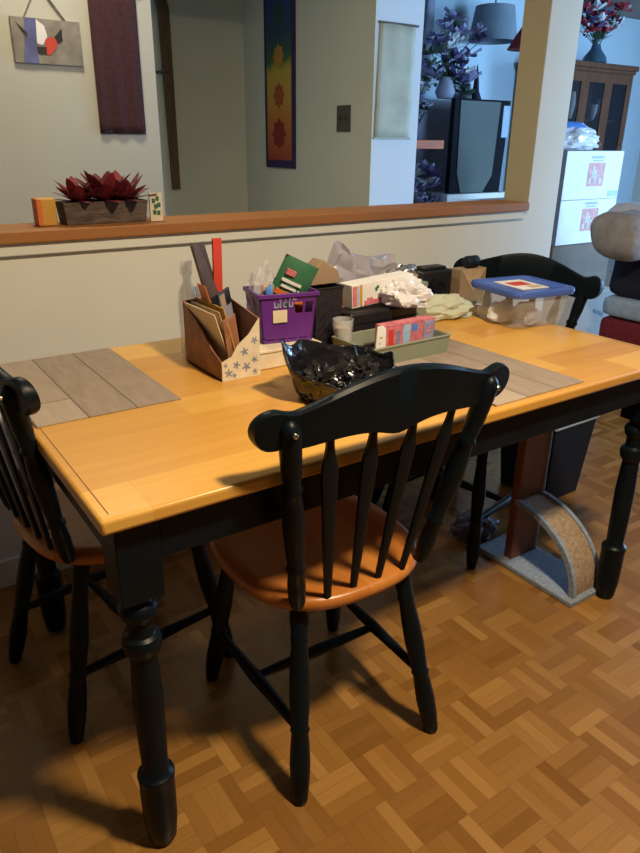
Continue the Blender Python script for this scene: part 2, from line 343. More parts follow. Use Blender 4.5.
# ------------------------------------------------------------------ chairs
def make_chair(label):
    r = thing('dining_chair', label, 'chair', group='spindle-back dining chairs around the table')
    # seat: saddle-shaped slab
    m = MB(); n = 56; v0, hv, hu = .178, .212, .212
    def outline(k, z, sh=0.0):
        pts = []
        for j in range(n):
            a = 2*PI*j/n; c, s_ = math.cos(a), math.sin(a); e = 2/2.7
            u = math.copysign(abs(c)**e, c); v = math.copysign(abs(s_)**e, s_)
            w = hu*(1.0+.04*v)
            pts.append((u*(w-sh)*k, v0+v*(hv-sh)*k, z))
        return pts
    rings = [outline(1, .416, .02), outline(1, .422, .006), outline(1, .434, 0), outline(1, .446, .004), outline(1, .450, .012), outline(.8, .447), outline(.55, .441), outline(.2, .439), ]
    m.loft(rings); m.build('seat', 'seat', r, angle=50)
    # legs with turned profile
    cl = [(0, .0125), (.015, .0155), (.10, .0195), (.20, .0215), (.30, .0195), (.36, .0175), (.375, .0205), (.39, .0175), (.55, .0215), (.68, .0200), (.80, .0165), (.82, .0190), (.84, .0165), (.92, .0195), (1, .0165)]
    feet = [((-.177, -.055, 0), (-.125, .035, .42)), ((.177, -.055, 0), (.125, .035, .42)), ((-.183, .367, 0), (-.14, .30, .42)), ((.183, .367, 0), (.14, .30, .42))]
    for a, b in feet:
        MB().turned(a, b, cl, 14).build('leg', 'paint', r, angle=50)
    def pt(i, z): a, b = Vector(feet[i][0]), Vector(feet[i][1]); return a+(b-a)*(z/.42)
    sp = [(0, .009), (.12, .0105), (.35, .0125), (.5, .015), (.65, .0125), (.88, .0105), (1, .009)]
    for i, j in ((0, 2), (1, 3)):
        MB().turned(pt(i, .155), pt(j, .155), sp, 10).build('stretcher', 'paint', r, angle=50)
    a = (pt(0, .155)+pt(2, .155))/2; b = (pt(1, .155)+pt(3, .155))/2
    MB().turned(a, b, sp, 10).build('stretcher', 'paint', r, angle=50)
    # turned back posts, crest, arrow spindles
    pp = [(0, .0125), (.04, .0165), (.14, .0175), (.22, .0150), (.24, .0190), (.26, .0150), (.36, .0180), (.50, .0205), (.60, .0175), (.66, .0145), (.68, .0185), (.70, .0145), (.78, .0180), (.90, .0190), (.965, .0175), (.985, .013), (1.0, .006)]
    for s_ in (-1, 1):
        p = MB().turned((s_*.15, 0, .443), (s_*.215, -.086, .862), pp, 16).build('back_post', 'paint', r, angle=50)
        mm = MB().turned((s_*.214, -.099, .842), (s_*.2145, -.1065, .844), [(0, .005), (.8, .0048), (1, .003)], 10)
        mm.build('screw', 'metal', p)
    m = MB(); nu = 72; rings = []
    for k in range(nu+1):
        u = -.270*math.cos(PI*k/nu); a = abs(u)
        e = max(0, 1-((a-.236)/.034)**2) if a > .236 else 1
        lobe = math.sqrt(e)
        up = .034*lobe if a > .236 else .026+.008*math.exp(-((a-.236)/.018)**2)+.046*(max(0, math.cos(min(1, a/.20)*PI/2)))**1.15
        dn = .036*lobe if a > .236 else .034+.002*math.exp(-((a-.236)/.018)**2)+.006*math.cos(a/.20*PI)**2*(a < .2)+.010*math.exp(-(a/.035)**2)
        up = max(up, .002); dn = max(dn, .002)
        vc = -.066-.022*(1-(u/.268)**2); lean = -.13; th = .011
        ring = []
        for z, y in ((-dn, -th*.5), (-dn*.9, -th), (up*.9, -th), (up, -th*.5), (up, th*.5), (up*.9, th), (-dn*.9, th), (-dn, th*.5)):
            ring.append((u, vc+y+lean*z, .846+z))
        rings.append(ring)
    m.loft(rings); m.build('crest_rail', 'paint', r, angle=40)
    for i, f in enumerate((-.6, -.2, .2, .6)):
        b0 = Vector((f*.150, -.012, .444)); t0 = Vector((f*.225, -.079, .832)); d = t0-b0
        m = MB(); rings = []
        for q, w in ((0, .0065), (.05, .0070), (.15, .0085), (.35, .0110), (.55, .0135), (.70, .0155), (.76, .0160), (.80, .0150), (.86, .0095), (.91, .0070), (1, .0065)):
            c = b0+d*q; th = .0055
            rings.append([c+Vector((-w, -th*.6, 0)), c+Vector((-w*.6, -th, 0)), c+Vector((w*.6, -th, 0)), c+Vector((w, -th*.6, 0)), c+Vector((w, th*.6, 0)), c+Vector((w*.6, th, 0)), c+Vector((-w*.6, th, 0)), c+Vector((-w, th*.6, 0))])
        m.loft(rings); m.build('spindle', 'paint', r, angle=40)
    return r
ch = make_chair('dark spindle-back chair with orange seat in the foreground, back turned to the camera')
ch.location = (.502, .026, 0); ch.rotation_euler = (0, 0, -.03)
dup(ch, (1.565, .631, 0), 1.75, 'dark chair at the right end of the table, crest behind the blue-lidded box')
dup(ch, (.016, .572, 0), -1.414, 'dark chair at the left end of the table, cut off by the photo edge')

# ------------------------------------------------------------------ on the table
Z = .7505
m = MB().box(0, .292, 0, .452, 0, .0025)
tag(m.build('placemat', 'weave'), 'grey plank-print placemat on the left end of the table', 'placemat', 'plank-print placemats', (.012, .408, Z), (0, 0, .0))
m = MB().box(0, .292, 0, .452, 0, .0025)
tag(m.build('placemat', 'weave'), 'grey plank-print placemat on the right end, partly behind the chair crest', 'placemat', 'plank-print placemats', (.832, .018, Z), (0, 0, .0))

# magazine file with patterned front panel
t = thing('magazine_file', 'brown and cream floral paper file box stuffed with letters on the table', 'file box', (.429, .466, Z), 0)
hFL, hFR, hBL, hBR, wx, dy, th = .045, .135, .150, .165, .098, .190, .003
m = MB()
m.prism([(0, 0, 0), (0, dy, 0), (0, dy, hBL), (0, dy*.55, .105), (0, dy*.22, .062), (0, 0, hFL)], (th, 0, 0), 0)
m.prism([(wx, 0, 0), (wx, dy, 0), (wx, dy, hBR), (wx, 0, hFR)], (-th, 0, 0), 0)
m.box(0, wx, dy-th, dy, 0, hBL, 0).box(0, wx, 0, dy, 0, .003, 0)
m.build('file_body', 'brownbox', t, smooth=False)
m = MB().prism([(0, -.001, 0), (wx, -.001, 0), (wx, -.001, hFR), (wx*.72, -.001, .100), (wx*.42, -.001, .078), (wx*.25, -.001, .054), (0, -.001, hFL)], (0, -.003, 0), 0)
for cx, cz, r_, a in ((.016, .018, .011, .3), (.036, .034, .010, 1.2), (.062, .026, .012, .8), (.083, .040, .009, 2.0), (.058, .062, .011, .5), (.084, .085, .010, 1.0), (.030, .010, .007, .1), (.084, .012, .008, .4), (.009, .036, .006, .8)):
    for k in range(5):
        b = a+k*2*PI/5
        ctr = Vector((cx+math.cos(b)*r_*.5, -.0045, cz+math.sin(b)*r_*.5)); pts = []
        for j in range(8):
            g = 2*PI*j/8; x, z = math.cos(g)*r_*.5, math.sin(g)*r_*.22
            pts.append(ctr+Vector((x*math.cos(b)-z*math.sin(b), 0, x*math.sin(b)+z*math.cos(b))))
        m.poly(pts, 1)
m.build('front_panel', ['cream', 'slate'], t, smooth=False)
# letters, booklet and so on standing in the file (each is a thing)
def sheet(name, label, cat, mtl, x, y, z, w, h, lean, yaw, roll=0, th=.002, extra=None, group=None):
    """rectangular card: w along local x, h up; lean tips it about x"""
    m = MB().box(-w/2, w/2, -th/2, th/2, 0, h)
    mats = [mtl]
    if extra:
        for (x0, x1, z0, z1, mm) in extra:
            if mm not in mats: mats.append(mm)
            m.box(x0, x1, -th/2-.0006, -th/2, z0, z1, mats.index(mm))
    o = m.build(name, mats, smooth=False); o.rotation_mode = 'ZYX'
    R = rzm(yaw) @ ry(roll) @ rxm(lean); o.rotation_mode = 'XYZ'
    o.location = (x, y, z); o.rotation_euler = R.to_euler(); return tag(o, label, cat, group)
zf = Z+.005
sheet('envelope', 'cream envelope leaning outward at the left of the floral file box', 'envelope', 'cream', .472, .560, zf, .150, .150, -.30, PI/2)
sheet('envelope', 'tan envelope behind the outermost cream envelope in the file box', 'envelope', 'tan', .480, .562, zf, .150, .152, -.26, PI/2)
sheet('envelope', 'yellow-edged envelope near the middle of the file box', 'envelope', 'yellow', .489, .560, zf, .150, .160, -.24, PI/2, extra=[(-.072, .072, .004, .155, 'cream')])
sheet('flyer', 'orange flyer beside the clear bottle in the file box', 'flyer', 'orange', .497, .575, zf, .055, .200, -.27, PI/2-.1, 0, .002, extra=[(-.02, .02, .02, .10, 'kraft')])
sheet('booklet', 'tall dark brown booklet rising highest from the file box', 'booklet', 'darkpaper', .514, .585, zf, .074, .285, -.25, PI/2-.80, .0, .006, extra=[(-.02, .02, .06, .16, 'black')])
sheet('booklet', 'red booklet standing behind the dark booklet in the file box', 'booklet', 'red', .512, .640, zf, .024, .285, .0, .1, .02, .005)
sheet('brochure', 'dark patterned brochure bulging at the front right of the file box', 'brochure', 'black', .507, .535, zf, .060, .185, -.12, PI/2-.9, -.12, .006, extra=[(-.02, .01, .05, .09, 'tan'), (-.015, .025, .10, .15, 'slate'), (-.025, .0, .15, .18, 'kraft')])
sheet('card', 'brown card between the dark booklet and the cream front of the file box', 'card', 'brownbox', .482, .492, zf, .05, .135, -.05, .5, -.12, .002)
m = MB().turned((0, 0, 0), (0, 0, .235), [(0, .020), (.04, .024), (.55, .025), (.68, .022), (.78, .011), (.84, .010), (.86, .015), (1, .014)], 18)
tag(m.build('plastic_bottle', 'clearbag'), 'clear plastic bottle standing behind the floral file box', 'bottle', None, (.462, .700, Z))
crumple('plastic_wrap', 'clearbag', (.085, .07, .17), 3, .22)
o = bpy.data.objects['plastic_wrap']; tag(o, 'crumpled clear plastic wrap behind the left of the file box', 'plastic wrap', None, (.50, .700, Z))

# beige box, purple crate
m = MB().box(0, .180, 0, .165, 0, .038)
t = thing('shallow_box', 'low beige cardboard box under the purple crate', 'box', (.535, .490, Z), .0)
m.build('box_body', 'cream', t, bevel=.002); MB().box(-.002, .182, -.002, .167, .0385, .046).build('lid', 'cream', t, bevel=.002)

t = thing('storage_crate', 'small purple plastic crate with slotted front and white lettering on a low beige box', 'crate', (.568, .532, Z+.0465), -.20)
m = MB(); w, d, h, th = .148, .115, .118, .004
def crate_wall(m, P, n):
    """wall made of strips with slots; P(u, z) -> point, n thickness vector"""
    def q(u0, u1, z0, z1): m.prism([P(u0, z0), P(u1, z0), P(u1, z1), P(u0, z1)], n)
    q(0, 1, 0, .06); q(0, .06, .06, .13); q(.94, 1, .06, .13)
    for k in range(4): q(.06+.22*k+.19, .06+.22*(k+1), .06, .085)
    q(0, 1, .085, .60); 
    q(0, .62, .60, .72); q(.76, .80, .60, .72); q(.94, 1, .60, .72)
    q(0, .30, .72, .84); q(.36, .44, .72, .84); q(.50, .60, .72, .84); q(.76, .80, .72, .84); q(.94, 1, .72, .84); q(0, 1, .84, 1)
tp = .010
crate_wall(m, lambda u, z: (tp*(1-z)+u*(w-2*tp*(1-z)), tp*(1-z), z*h), (0, th, 0))
crate_wall(m, lambda u, z: (tp*(1-z)+u*(w-2*tp*(1-z)), d-tp*(1-z), z*h), (0, -th, 0))
crate_wall(m, lambda u, z: (tp*(1-z), tp*(1-z)+u*(d-2*tp*(1-z)), z*h), (th, 0, 0))
crate_wall(m, lambda u, z: (w-tp*(1-z), tp*(1-z)+u*(d-2*tp*(1-z)), z*h), (-th, 0, 0))
m.box(tp, w-tp, tp, d-tp, 0, .004)
cr = m.build('crate_body', 'purple', t, smooth=False)
m = MB().box(-.004, w+.004, -.004, .002, h-.006, h+.004).box(-.004, w+.004, d-.002, d+.004, h-.006, h+.004).box(-.004, .002, .002, d-.002, h-.006, h+.004).box(w-.002, w+.004, .002, d-.002, h-.006, h+.004)
m.build('rim', 'purple', t, bevel=.001)
m = MB().box(.034, .070, .0015, .0025, .052, .082); m.bm.verts.ensure_lookup_table()
m.build('price_sticker', 'cream', t, smooth=False)
m = MB()
for (x0, x1, z0, z1) in ((.050, .054, .103, .117), (.064, .067, .104, .122), (.067, .075, .112, .115), (.075, .078, .104, .122), (.084, .087, .104, .122), (.087, .094, .104, .107), (.087, .093, .112, .115), (.087, .094, .119, .122),
                         (.036, .040, .088, .102), (.040, .048, .088, .091), (.052, .055, .088, .102), (.060, .063, .088, .102), (.063, .069, .099, .102), (.063, .069, .088, .091), (.074, .077, .088, .102), (.082, .085, .088, .102), (.077, .082, .088, .091)):
    zz = (z0+z1)/2; y = tp*(1-zz/h)
    m.box(x0, x1, y-.0012, y-.0002, z0, z1)
m.build('lettering', 'petal_lilac', t, smooth=False)

def packet(name, label, cat, mtl, loc, rot, w, h, d, marks=(), seed=1):
    """a pillow-shaped foil packet: bulging front, flat crimped ends"""
    m = MB(); nx, nz = 9, 11; mats = [mtl]
    for side in (-1, 1):
        G = []
        for j in range(nz+1):
            row = []
            for i in range(nx+1):
                u, v = i/nx, j/nz; b = (math.sin(PI*u)*math.sin(PI*v))**.6 if 0 < u < 1 and 0 < v < 1 else 0
                y = side*(d/2*b+.0006)*(1+.25*noise.noise(Vector((u*4, v*4, seed+side))))
                row.append(m.bm.verts.new((-w/2+w*u, y, h*v)))
            G.append(row)
        for j in range(nz):
            for i in range(nx): m.bm.faces.new((G[j][i], G[j][i+1], G[j+1][i+1], G[j+1][i]))
    bmesh.ops.remove_doubles(m.bm, verts=m.bm.verts, dist=.0014)
    for (x0, x1, z0, z1, mm) in marks:
        if mm not in mats: mats.append(mm)
        m.box(x0, x1, -d*.62, -d*.2, z0, z1, mats.index(mm))
    o = m.build(name, mats, angle=50); o.location = loc; o.rotation_euler = rot
    return tag(o, label, cat)
packet('snack_packet', 'green packet with white lettering sticking out of the purple crate', 'packet', 'green', (.642, .572, Z+.110), (.10, .45, -.25), .092, .140, .030,
       [(-.034, .018, .080, .087, 'white'), (-.030, .010, .066, .072, 'white'), (-.032, -.008, .098, .112, 'pink'), (-.038, .020, .046, .058, 'orange')])
packet('snack_packet', 'orange packet beside the green packet in the purple crate', 'packet', 'orange', (.682, .548, Z+.085), (-.05, .12, .1), .040, .118, .018, [(-.012, .012, .07, .10, 'white')], 4)
o = crumple('plastic_bag', 'clearbag', (.085, .075, .165), 8, .18); tag(o, 'clear crinkled plastic bag in the left half of the purple crate', 'plastic bag', None, (.612, .590, Z+.060))
packet('sweet_wrapper', 'bright blue wrapper at the front left of the purple crate', 'wrapper', 'blue', (.600, .537, Z+.145), (.1, -.2, .1), .020, .044, .012, (), 6)
packet('sweet_wrapper', 'small yellow and pink wrapper next to the blue wrapper in the crate', 'wrapper', 'yellow', (.585, .540, Z+.150), (-.1, .3, .3), .016, .040, .010, [(-.006, .006, .005, .014, 'pink')], 7)

# dark mesh basket
def open_box(m, w, d, h, th, taper=0.0, mi=0):
    a = taper
    o0 = [(a, a, 0), (w-a, a, 0), (w-a, d-a, 0), (a, d-a, 0)]; o1 = [(0, 0, h), (w, 0, h), (w, d, h), (0, d, h)]
    i1 = [(th, th, h), (w-th, th, h), (w-th, d-th, h), (th, d-th, h)]; i0 = [(a+th, a+th, th), (w-a-th, a+th, th), (w-a-th, d-a-th, th), (a+th, d-a-th, th)]
    return m.loft([o0, o1, i1, i0], mi)
MT['mesh'] = mat('black_speckled_basket', (.016, .015, .022), .4, .9, 160)
t = thing('pen_basket', 'black speckled desk basket right of the purple crate', 'basket', (.726, .530, Z), .02)
open_box(MB(), .085, .085, .165, .003, .005).build('basket_body', 'mesh', t, smooth=False)
m = MB(); m.tube([(0, 0, .165), (.085, 0, .165), (.085, .085, .165), (0, .085, .165), (0, 0, .165)], .003, 8); m.build('rim', 'black', t)
m = MB().prism([(-.055, 0, 0), (.050, 0, 0), (.040, 0, .034), (-.005, 0, .062), (-.045, 0, .030)], (0, .05, 0)); 
tag(m.build('folded_wallet', 'kraft', bevel=.003), 'taupe folded pouch lying across the black desk basket', 'pouch', None, (.775, .560, Z+.1685))
packet('tea_sachet', 'cream sachet standing between the basket and the floral carton', 'sachet', 'cream', (.823, .590, Z), (0, .02, 0), .018, .150, .010, (), 9)
packet('tea_sachet', 'dark red sachet standing next to the cream sachet', 'sachet', 'redcloth', (.842, .588, Z), (0, .03, 0), .014, .148, .010, (), 10)
# tumbler with tan stuff
t = thing('tumbler', 'small clear tumbler in front of the cream sachet', 'tumbler', (.788, .497, Z))
MB().turned((0, 0, 0), (0, 0, .092), [(0, .018), (.02, .020), (1, .027), (1, .0245), (.06, .0175)], 20).build('cup', 'clear', t)
MB().turned((0, 0, .006), (0, 0, .07), [(0, .016), (.5, .019), (1, .020)], 12).build('contents', 'tan', t)

# lavender grey plastic bag behind, with two peaks
m = MB(); nx, nz = 26, 14
def zprof(u): return .205-.045*u+.035*math.exp(-((u-.12)/.11)**2)+.018*math.exp(-((u-.86)/.10)**2)-.05*max(0, u-.93)/.07-.04*max(0, .06-u)/.06
rings = []
for j in range(nz+1):
    v = j/nz; row = []
    for i in range(2*nx):
        u = i/nx if i <= nx else 2-i/nx; side = -1 if i <= nx else 1
        z = v*zprof(u); q = Vector((u*5, side*2, v*4))
        dpt = .045*(1-.75*v)*math.sqrt(max(0, 1-(2*u-1)**2*.9))
        row.append((u*.27+.012*noise.noise(q*1.3), side*dpt+.016*noise.noise(q*1.9+Vector((5, 2, 1))), z+.004*noise.noise(q*2.5)*v))
    rings.append(row)
m.loft(rings, caps=True)
for v in m.bm.verts: v.co.z = max(v.co.z, 0.001)
tag(m.build('plastic_bag', 'lavbag', angle=30), 'lavender grey translucent bag standing behind the table clutter by the wall', 'plastic bag', None, (.955, .805, Z))

# carton with flowers print, black box, tray
t = thing('carton', 'white carton with small green flower print, tilted on the black case', 'carton', (.852, .545, Z+.100), .02)
t.rotation_euler = (0, -.055, .03)
m = MB().box(0, .215, 0, .055, 0, .060); m.build('carton_body', 'white', t, bevel=.001)
m = MB()
for (x0, x1, z0, z1, k) in ((.002, .016, .004, .056, 1), (.018, .024, .004, .056, 2), (.026, .034, .002, .058, 3), (.040, .100, .002, .014, 4), (.078, .086, .034, .044, 5), (.083, .091, .040, .048, 5), (.05, .07, .014, .02, 4)):
    m.box(x0, x1, -.0008, .0002, z0, z1, k-1)
m.build('print', ['pink', 'paleblue', 'yellow', 'pink', 'green'], t, smooth=False)
m = MB().box(0, .235, 0, .085, 0, .096)
t = thing('black_case', 'black case underneath the white flower carton', 'case', (.822, .512, Z), .02)
m.build('case_body', 'black', t, bevel=.008, seg=3)
MB().box(.030, .036, -.0015, .0, .030, .050).build('red_tag', 'red', t, smooth=False)
MB().box(.0, .235, -.0018, -.0003, .066, .069).build('seam', 'mirrorframe', t, smooth=False)
o = crumple('plastic_bag', 'whitefilm', (.150, .085, .075), 12, .26); tag(o, 'white crinkled plastic bag draped over the front of the flower carton', 'plastic bag', None, (1.010, .515, Z+.094), (0, .10, 0))
o = crumple('plastic_bag', 'foil', (.110, .060, .050), 15, .30); tag(o, 'shiny silver crinkled bag on top of the clutter, behind the flower carton', 'plastic bag', None, (1.095, .640, Z+.126), (0, -.2, 0))
m = MB().box(0, .17, 0, .06, 0, .125)
tag(m.build('grey_box', 'sage', bevel=.002), 'tall grey box hidden behind the flower carton', 'box', None, (1.02, .625, Z))

t = thing('desk_tray', 'sage grey plastic tray behind the foreground chair crest', 'tray', (.762, .350, Z), .03)
open_box(MB(), .265, .150, .048, .004, .004).build('tray_body', 'sage', t, smooth=False)
MB().tube([(0, 0, .048), (.265, 0, .048), (.265, .15, .048), (0, .15, .048), (0, 0, .048)], .0032, 8).build('rim', 'sage', t)
m = MB().box(0, .175, 0, .035, 0, .076, 0)
m.box(.003, .172, -.001, 0, .002, .014, 1).box(.002, .060, -.001, 0, .018, .068, 2).box(.062, .088, -.001, 0, .018, .072, 3).box(.090, .130, -.001, 0, .018, .066, 2).box(.092, .112, -.0015, 0, .052, .070, 1).box(.134, .172, -.001, 0, .020, .072, 4).box(.140, .166, -.0016, -.001, .050, .054, 0).box(.140, .160, -.0016, -.001, .040, .044, 0).box(.014, .030, -.0016, -.001, .020, .066, 5).box(.040, .052, -.0016, -.001, .020, .060, 4)
tag(m.build('tissue_box', ['pink', 'blue', 'pink', 'paleblue', 'petal_lilac', 'red'], bevel=.0), 'pink and blue printed carton standing in the sage tray', 'carton', None, (.850, .408, Z+.006), (0, 0, .03))
m = MB().prism([(0, 0, 0), (.034, 0, 0), (.032, 0, .078), (.022, 0, .086), (.006, 0, .084)], (0, .003, 0), 0)
for k in range(4): m.box(.008+.002*k, .012+.004*(k % 2)+.002*k, -.0006, 0, .012+.014*k, .017+.014*k, 1)
tag(m.build('white_card', ['white', 'tan'], smooth=False), 'white card leaning against the pink carton in the tray', 'card', None, (.806, .388, Z+.006), (-.06, .05, .0))

# black open bag
m = MB(); n = 84; nr = 18; rings = []
rx, ry_ = .118, .085
def lump(a, c, w): d = (a-c+PI) % (2*PI)-PI; return math.exp(-(d/w)**2)
for j in range(nr+1):
    v = j/nr; row = []
    for i in range(n):
        a = 2*PI*i/n; c, s_ = math.cos(a), math.sin(a)
        hh = .060+.062*lump(a, PI*.90, .42)+.040*lump(a, PI*.62, .5)+.020*lump(a, PI*.30, .5)+.012*lump(a, .02, .2)-.030*lump(a, PI*1.5, .6)+.006*noise.noise(Vector((c*3, s_*3, 1)))
        R = .80+.24*v**.8+.10*lump(a, 0, .3)*v+.08*lump(a, PI*.95, .5)*v
        q = Vector((c*2.0, s_*2.0, v*2.2))
        k = R*(1+.06*noise.noise(q*1.6)+.05*abs(noise.noise(q*4.1)))
        row.append((c*rx*k, s_*ry_*k, .002+v*hh))
    rings.append(row)
m.loft(rings, caps=False)
cap = [m.bm.verts.new(p) for p in rings[0]]; m.bm.faces.new(cap)
bmesh.ops.remove_doubles(m.bm, verts=m.bm.verts, dist=.0001)
t = thing('bin_bag', 'open crinkled black plastic bag behind the foreground chair crest', 'plastic bag', (.612, .262, Z), -.10)
o = m.build('bag_body', 'bag', t, angle=30)
md = o.modifiers.new('thick', 'SOLIDIFY'); md.thickness = .0015
for k, (x, y, sx, sy, sz, sd, mm) in enumerate(((-.062, -.015, .075, .08, .070, 21, 'blackfoil'), (.004, .0, .075, .09, .040, 22, 'bag'), (.058, .020, .08, .07, .062, 23, 'blackfoil'))):
    crumple('crumpled_film', mm, (sx, sy, sz), sd, .50, t, sub=4, freq=3.6).location = (x, y, .006)

# pale green film bag, black device, cardboard, pill shape
o = crumple('plastic_bag', 'palefilm', (.240, .115, .068), 31, .22, freq=2.6); tag(o, 'pale green crinkled plastic bag left of the blue-lidded box', 'plastic bag', None, (1.285, .665, Z), (0, 0, -.12))
t = thing('camera', 'black boxy camera behind the pale green bag', 'camera', (1.295, .770, Z), -.06)
MB().box(0, .130, 0, .07, 0, .122).build('camera_body', 'black', t, bevel=.007)
MB().turned((.062, .002, .065), (.062, -.024, .065), [(0, .032), (.7, .032), (.75, .028), (1, .028), (1, .022), (.8, .015)], 22).build('lens_barrel', 'mirrorframe', t)
MB().box(.02, .11, .01, .055, .122, .132).build('top_plate', 'black', t, bevel=.003)
m = MB().box(0, .120, 0, .055, 0, .118, 0).prism([(.004, -.001, .118), (.118, -.001, .118), (.060, -.001, .045)], (0, -.0006, 0), 1)
tag(m.build('cardboard_box', ['kraft', 'tan'], bevel=0, smooth=False), 'open brown cardboard box between the camera and the blue-lidded box', 'box', None, (1.440, .740, Z), (0, 0, .02))
m = MB().turned((0, 0, 0), (.060, 0, 0), [(0, .006), (.05, .016), (.15, .020), (.85, .020), (.95, .016), (1, .006)], 18)
tag(m.build('spectacle_case', 'navy'), 'small dark rounded case lying on the cardboard box', 'case', None, (1.480, .765, Z+.118+.020))

# storage box with blue lid
t = thing('storage_box', 'clear plastic storage box with blue lid at the right end of the table', 'storage box', (1.345, .418, Z), -.15)
W_, D_, H_ = .205, .205, .100
def rrect(w, d, r, z, cx, cy, n=5):
    P = []
    for (sx, sy, a0) in ((1, 1, 0), (-1, 1, PI/2), (-1, -1, PI), (1, -1, 1.5*PI)):
        for k in range(n+1):
            a = a0+k*PI/2/n; P.append((cx+sx*(w/2-r)+r*math.cos(a), cy+sy*(d/2-r)+r*math.sin(a), z))
    return P
cx_, cy_ = W_/2, D_/2
m = MB().loft([rrect(W_-.03, D_-.03, .03, .0, cx_, cy_), rrect(W_-.012, D_-.012, .03, .012, cx_, cy_), rrect(W_+.008, D_+.008, .03, H_, cx_, cy_)], caps=True)
for f in list(m.bm.faces):
    if len(f.verts) > 6 and f.calc_center_median().z > .05: m.bm.faces.remove(f)
m.build('box_body', 'clear', t, angle=50)
m = MB().loft([rrect(W_+.026, D_+.026, .035, H_-.006, cx_, cy_), rrect(W_+.032, D_+.032, .035, H_+.004, cx_, cy_), rrect(W_+.028, D_+.028, .035, H_+.012, cx_, cy_), rrect(W_-.004, D_-.004, .025, H_+.013, cx_, cy_), rrect(W_-.012, D_-.012, .025, H_+.009, cx_, cy_)])
m.build('lid', 'lidblue', t, angle=40)
m = MB().box(.045, .145, .035, .165, H_+.0095, H_+.0115, 0).box(.06, .125, .085, .135, H_+.0115, H_+.012, 1).box(.09, .135, .045, .075, H_+.0115, H_+.012, 2)
o = m.build('greeting_card', ['white', 'red', 'tan'], smooth=False)
o.location = (1.345, .418, Z); o.rotation_euler = (0, 0, -.15); tag(o, 'white card with red picture lying on the blue lid', 'card')
for k, (x, y, sx, sy, sz, mm, lb) in enumerate(((1.400, .520, .09, .07, .06, 'whitefilm', 'crumpled white bag seen through the clear storage box, left'), (1.475, .495, .08, .07, .05, 'tan', 'tan packet seen through the clear storage box, right'), (1.445, .435, .07, .035, .04, 'slate', 'grey packet at the front inside the clear storage box'))):
    o = crumple('packet', mm, (sx, sy, sz), 40+k, .2, sub=3); tag(o, lb, 'packet', None, (x, y, Z+.006))

# ------------------------------------------------------------------ on the ledge
ZL = 1.032
t = thing('plant_trough', 'dark red succulent in a weathered wooden trough on the ledge', 'potted plant', (.305, WY+.03, ZL), .0)
m = MB(); open_box(m, .240, .085, .060, .008, .006); m.build('trough', 'planter', t, bevel=.002)
m = MB(); r2 = random.Random(3)
def leaf(m, base, dr, L, w, up):
    d = Vector(dr).normalized(); side = d.cross(Vector((0, 0, 1))).normalized(); rings = []
    for q in (0, .2, .45, .7, .88, 1.0):
        c = Vector(base)+d*L*q+Vector((0, 0, up*L*(q-.9*q*q))); ww = w*max(.04, math.sin(PI*min(1, .12+q*.85))**.8); th = .0035*(1-q*.7)
        rings.append([c-side*ww, c+Vector((0, 0, -th)), c+side*ww, c+Vector((0, 0, th*.4))])
    m.loft(rings)
for (bx, by, nl, sc) in ((.055, .042, 22, .8), (.130, .045, 26, 1.05), (.185, .040, 22, .9)):
    for k in range(nl):
        a = k*2.399; e = -.08+1.15*(k/nl)
        leaf(m, (bx+.006*math.cos(a), by+.004*math.sin(a), .058), (math.cos(a)*math.cos(e), math.sin(a)*math.cos(e)*.8, math.sin(e)), (.074+.028*r2.random())*sc, .021*sc, .14)
m.build('foliage', 'leaf', t, angle=60)
t = thing('tin', 'small orange and yellow tin at the left end of the ledge', 'tin', (.240, WY+.045, ZL))
MB().box(0, .050, 0, .050, 0, .072).build('tin_body', 'yellow', t, bevel=.004); MB().box(-.001, .012, -.0008, .051, .002, .070).build('side_label', 'orange', t, bevel=.001)
m = MB().box(0, .038, 0, .006, 0, .078, 0)
for k, (x, z) in enumerate(((.006, .05), (.018, .056), (.012, .034), (.022, .038), (.008, .018), (.020, .016))): m.box(x, x+.010, -.0008, 0, z, z+.013, 1)
tag(m.build('seed_packet', ['cream', 'green'], smooth=False), 'small white and green packet right of the plant trough', 'packet', None, (.552, WY+.035, ZL))

# ------------------------------------------------------------------ kitchen wall hangings
t = thing('wall_plaque', 'rectangular picture plaque of a red bird hanging from a cord', 'picture', (.478, 2.2, 1.516), .0)
m = MB().box(0, .255, -.012, -.001, 0, .152, 0)
def P(*pts): return [(x*.255, -.0135, z*.152) for x, z in pts]
m.poly(P((.20, 1), (.36, 1), (.33, .4), (.34, 0), (.12, 0), (.16, .4)), 1)
m.poly(P((.36, .98), (.47, .85), (.50, .62), (.42, .42), (.34, .45)), 2)
m.poly([(x, y-.0004, z) for x, y, z in P((.46, .55), (.56, .62), (.66, .55), (.60, .35), (.52, .20), (.46, .22))], 3)
m.poly([(x, y-.0008, z) for x, y, z in P((.60, .62), (.72, .82), (.72, .55), (.64, .48))], 4)
m.poly([(x, y-.0008, z) for x, y, z in P((.33, .38), (.47, .38), (.46, .22), (.34, .22))], 4)
m.poly([(x, y-.0008, z) for x, y, z in P((.05, .92), (.22, .66), (.20, .56), (.08, .86))], 4)
MT['plaque'] = mat('greyed_board', (.22, .20, .17), .8, .3, 18); MT['plaqueblue'] = mat('faded_blue', (.10, .11, .26), .8, .3, 20)
m.build('picture_board', ['plaque', 'plaqueblue', 'white', 'red', 'black'], t, smooth=False)
m = MB().tube([(.05, -.006, .152), (.11, -.006, .262)], .002, 6).tube([(.205, -.006, .150), (.12, -.006, .262)], .003, 6).turned((.115, 0, .262), (.115, -.012, .262), [(0, .004), (1, .004)], 8)
m.build('cord', 'string', t)
m = MB(); R_ = []
for j in range(15):
    z = .52*j/14; row = []
    for i in range(13):
        x = .195*i/12; row.append((x, -.008-.004*math.sin(i*1.4+j*.1), z))
    R_.append(row)
m.loft(R_, caps=False, closed=False)
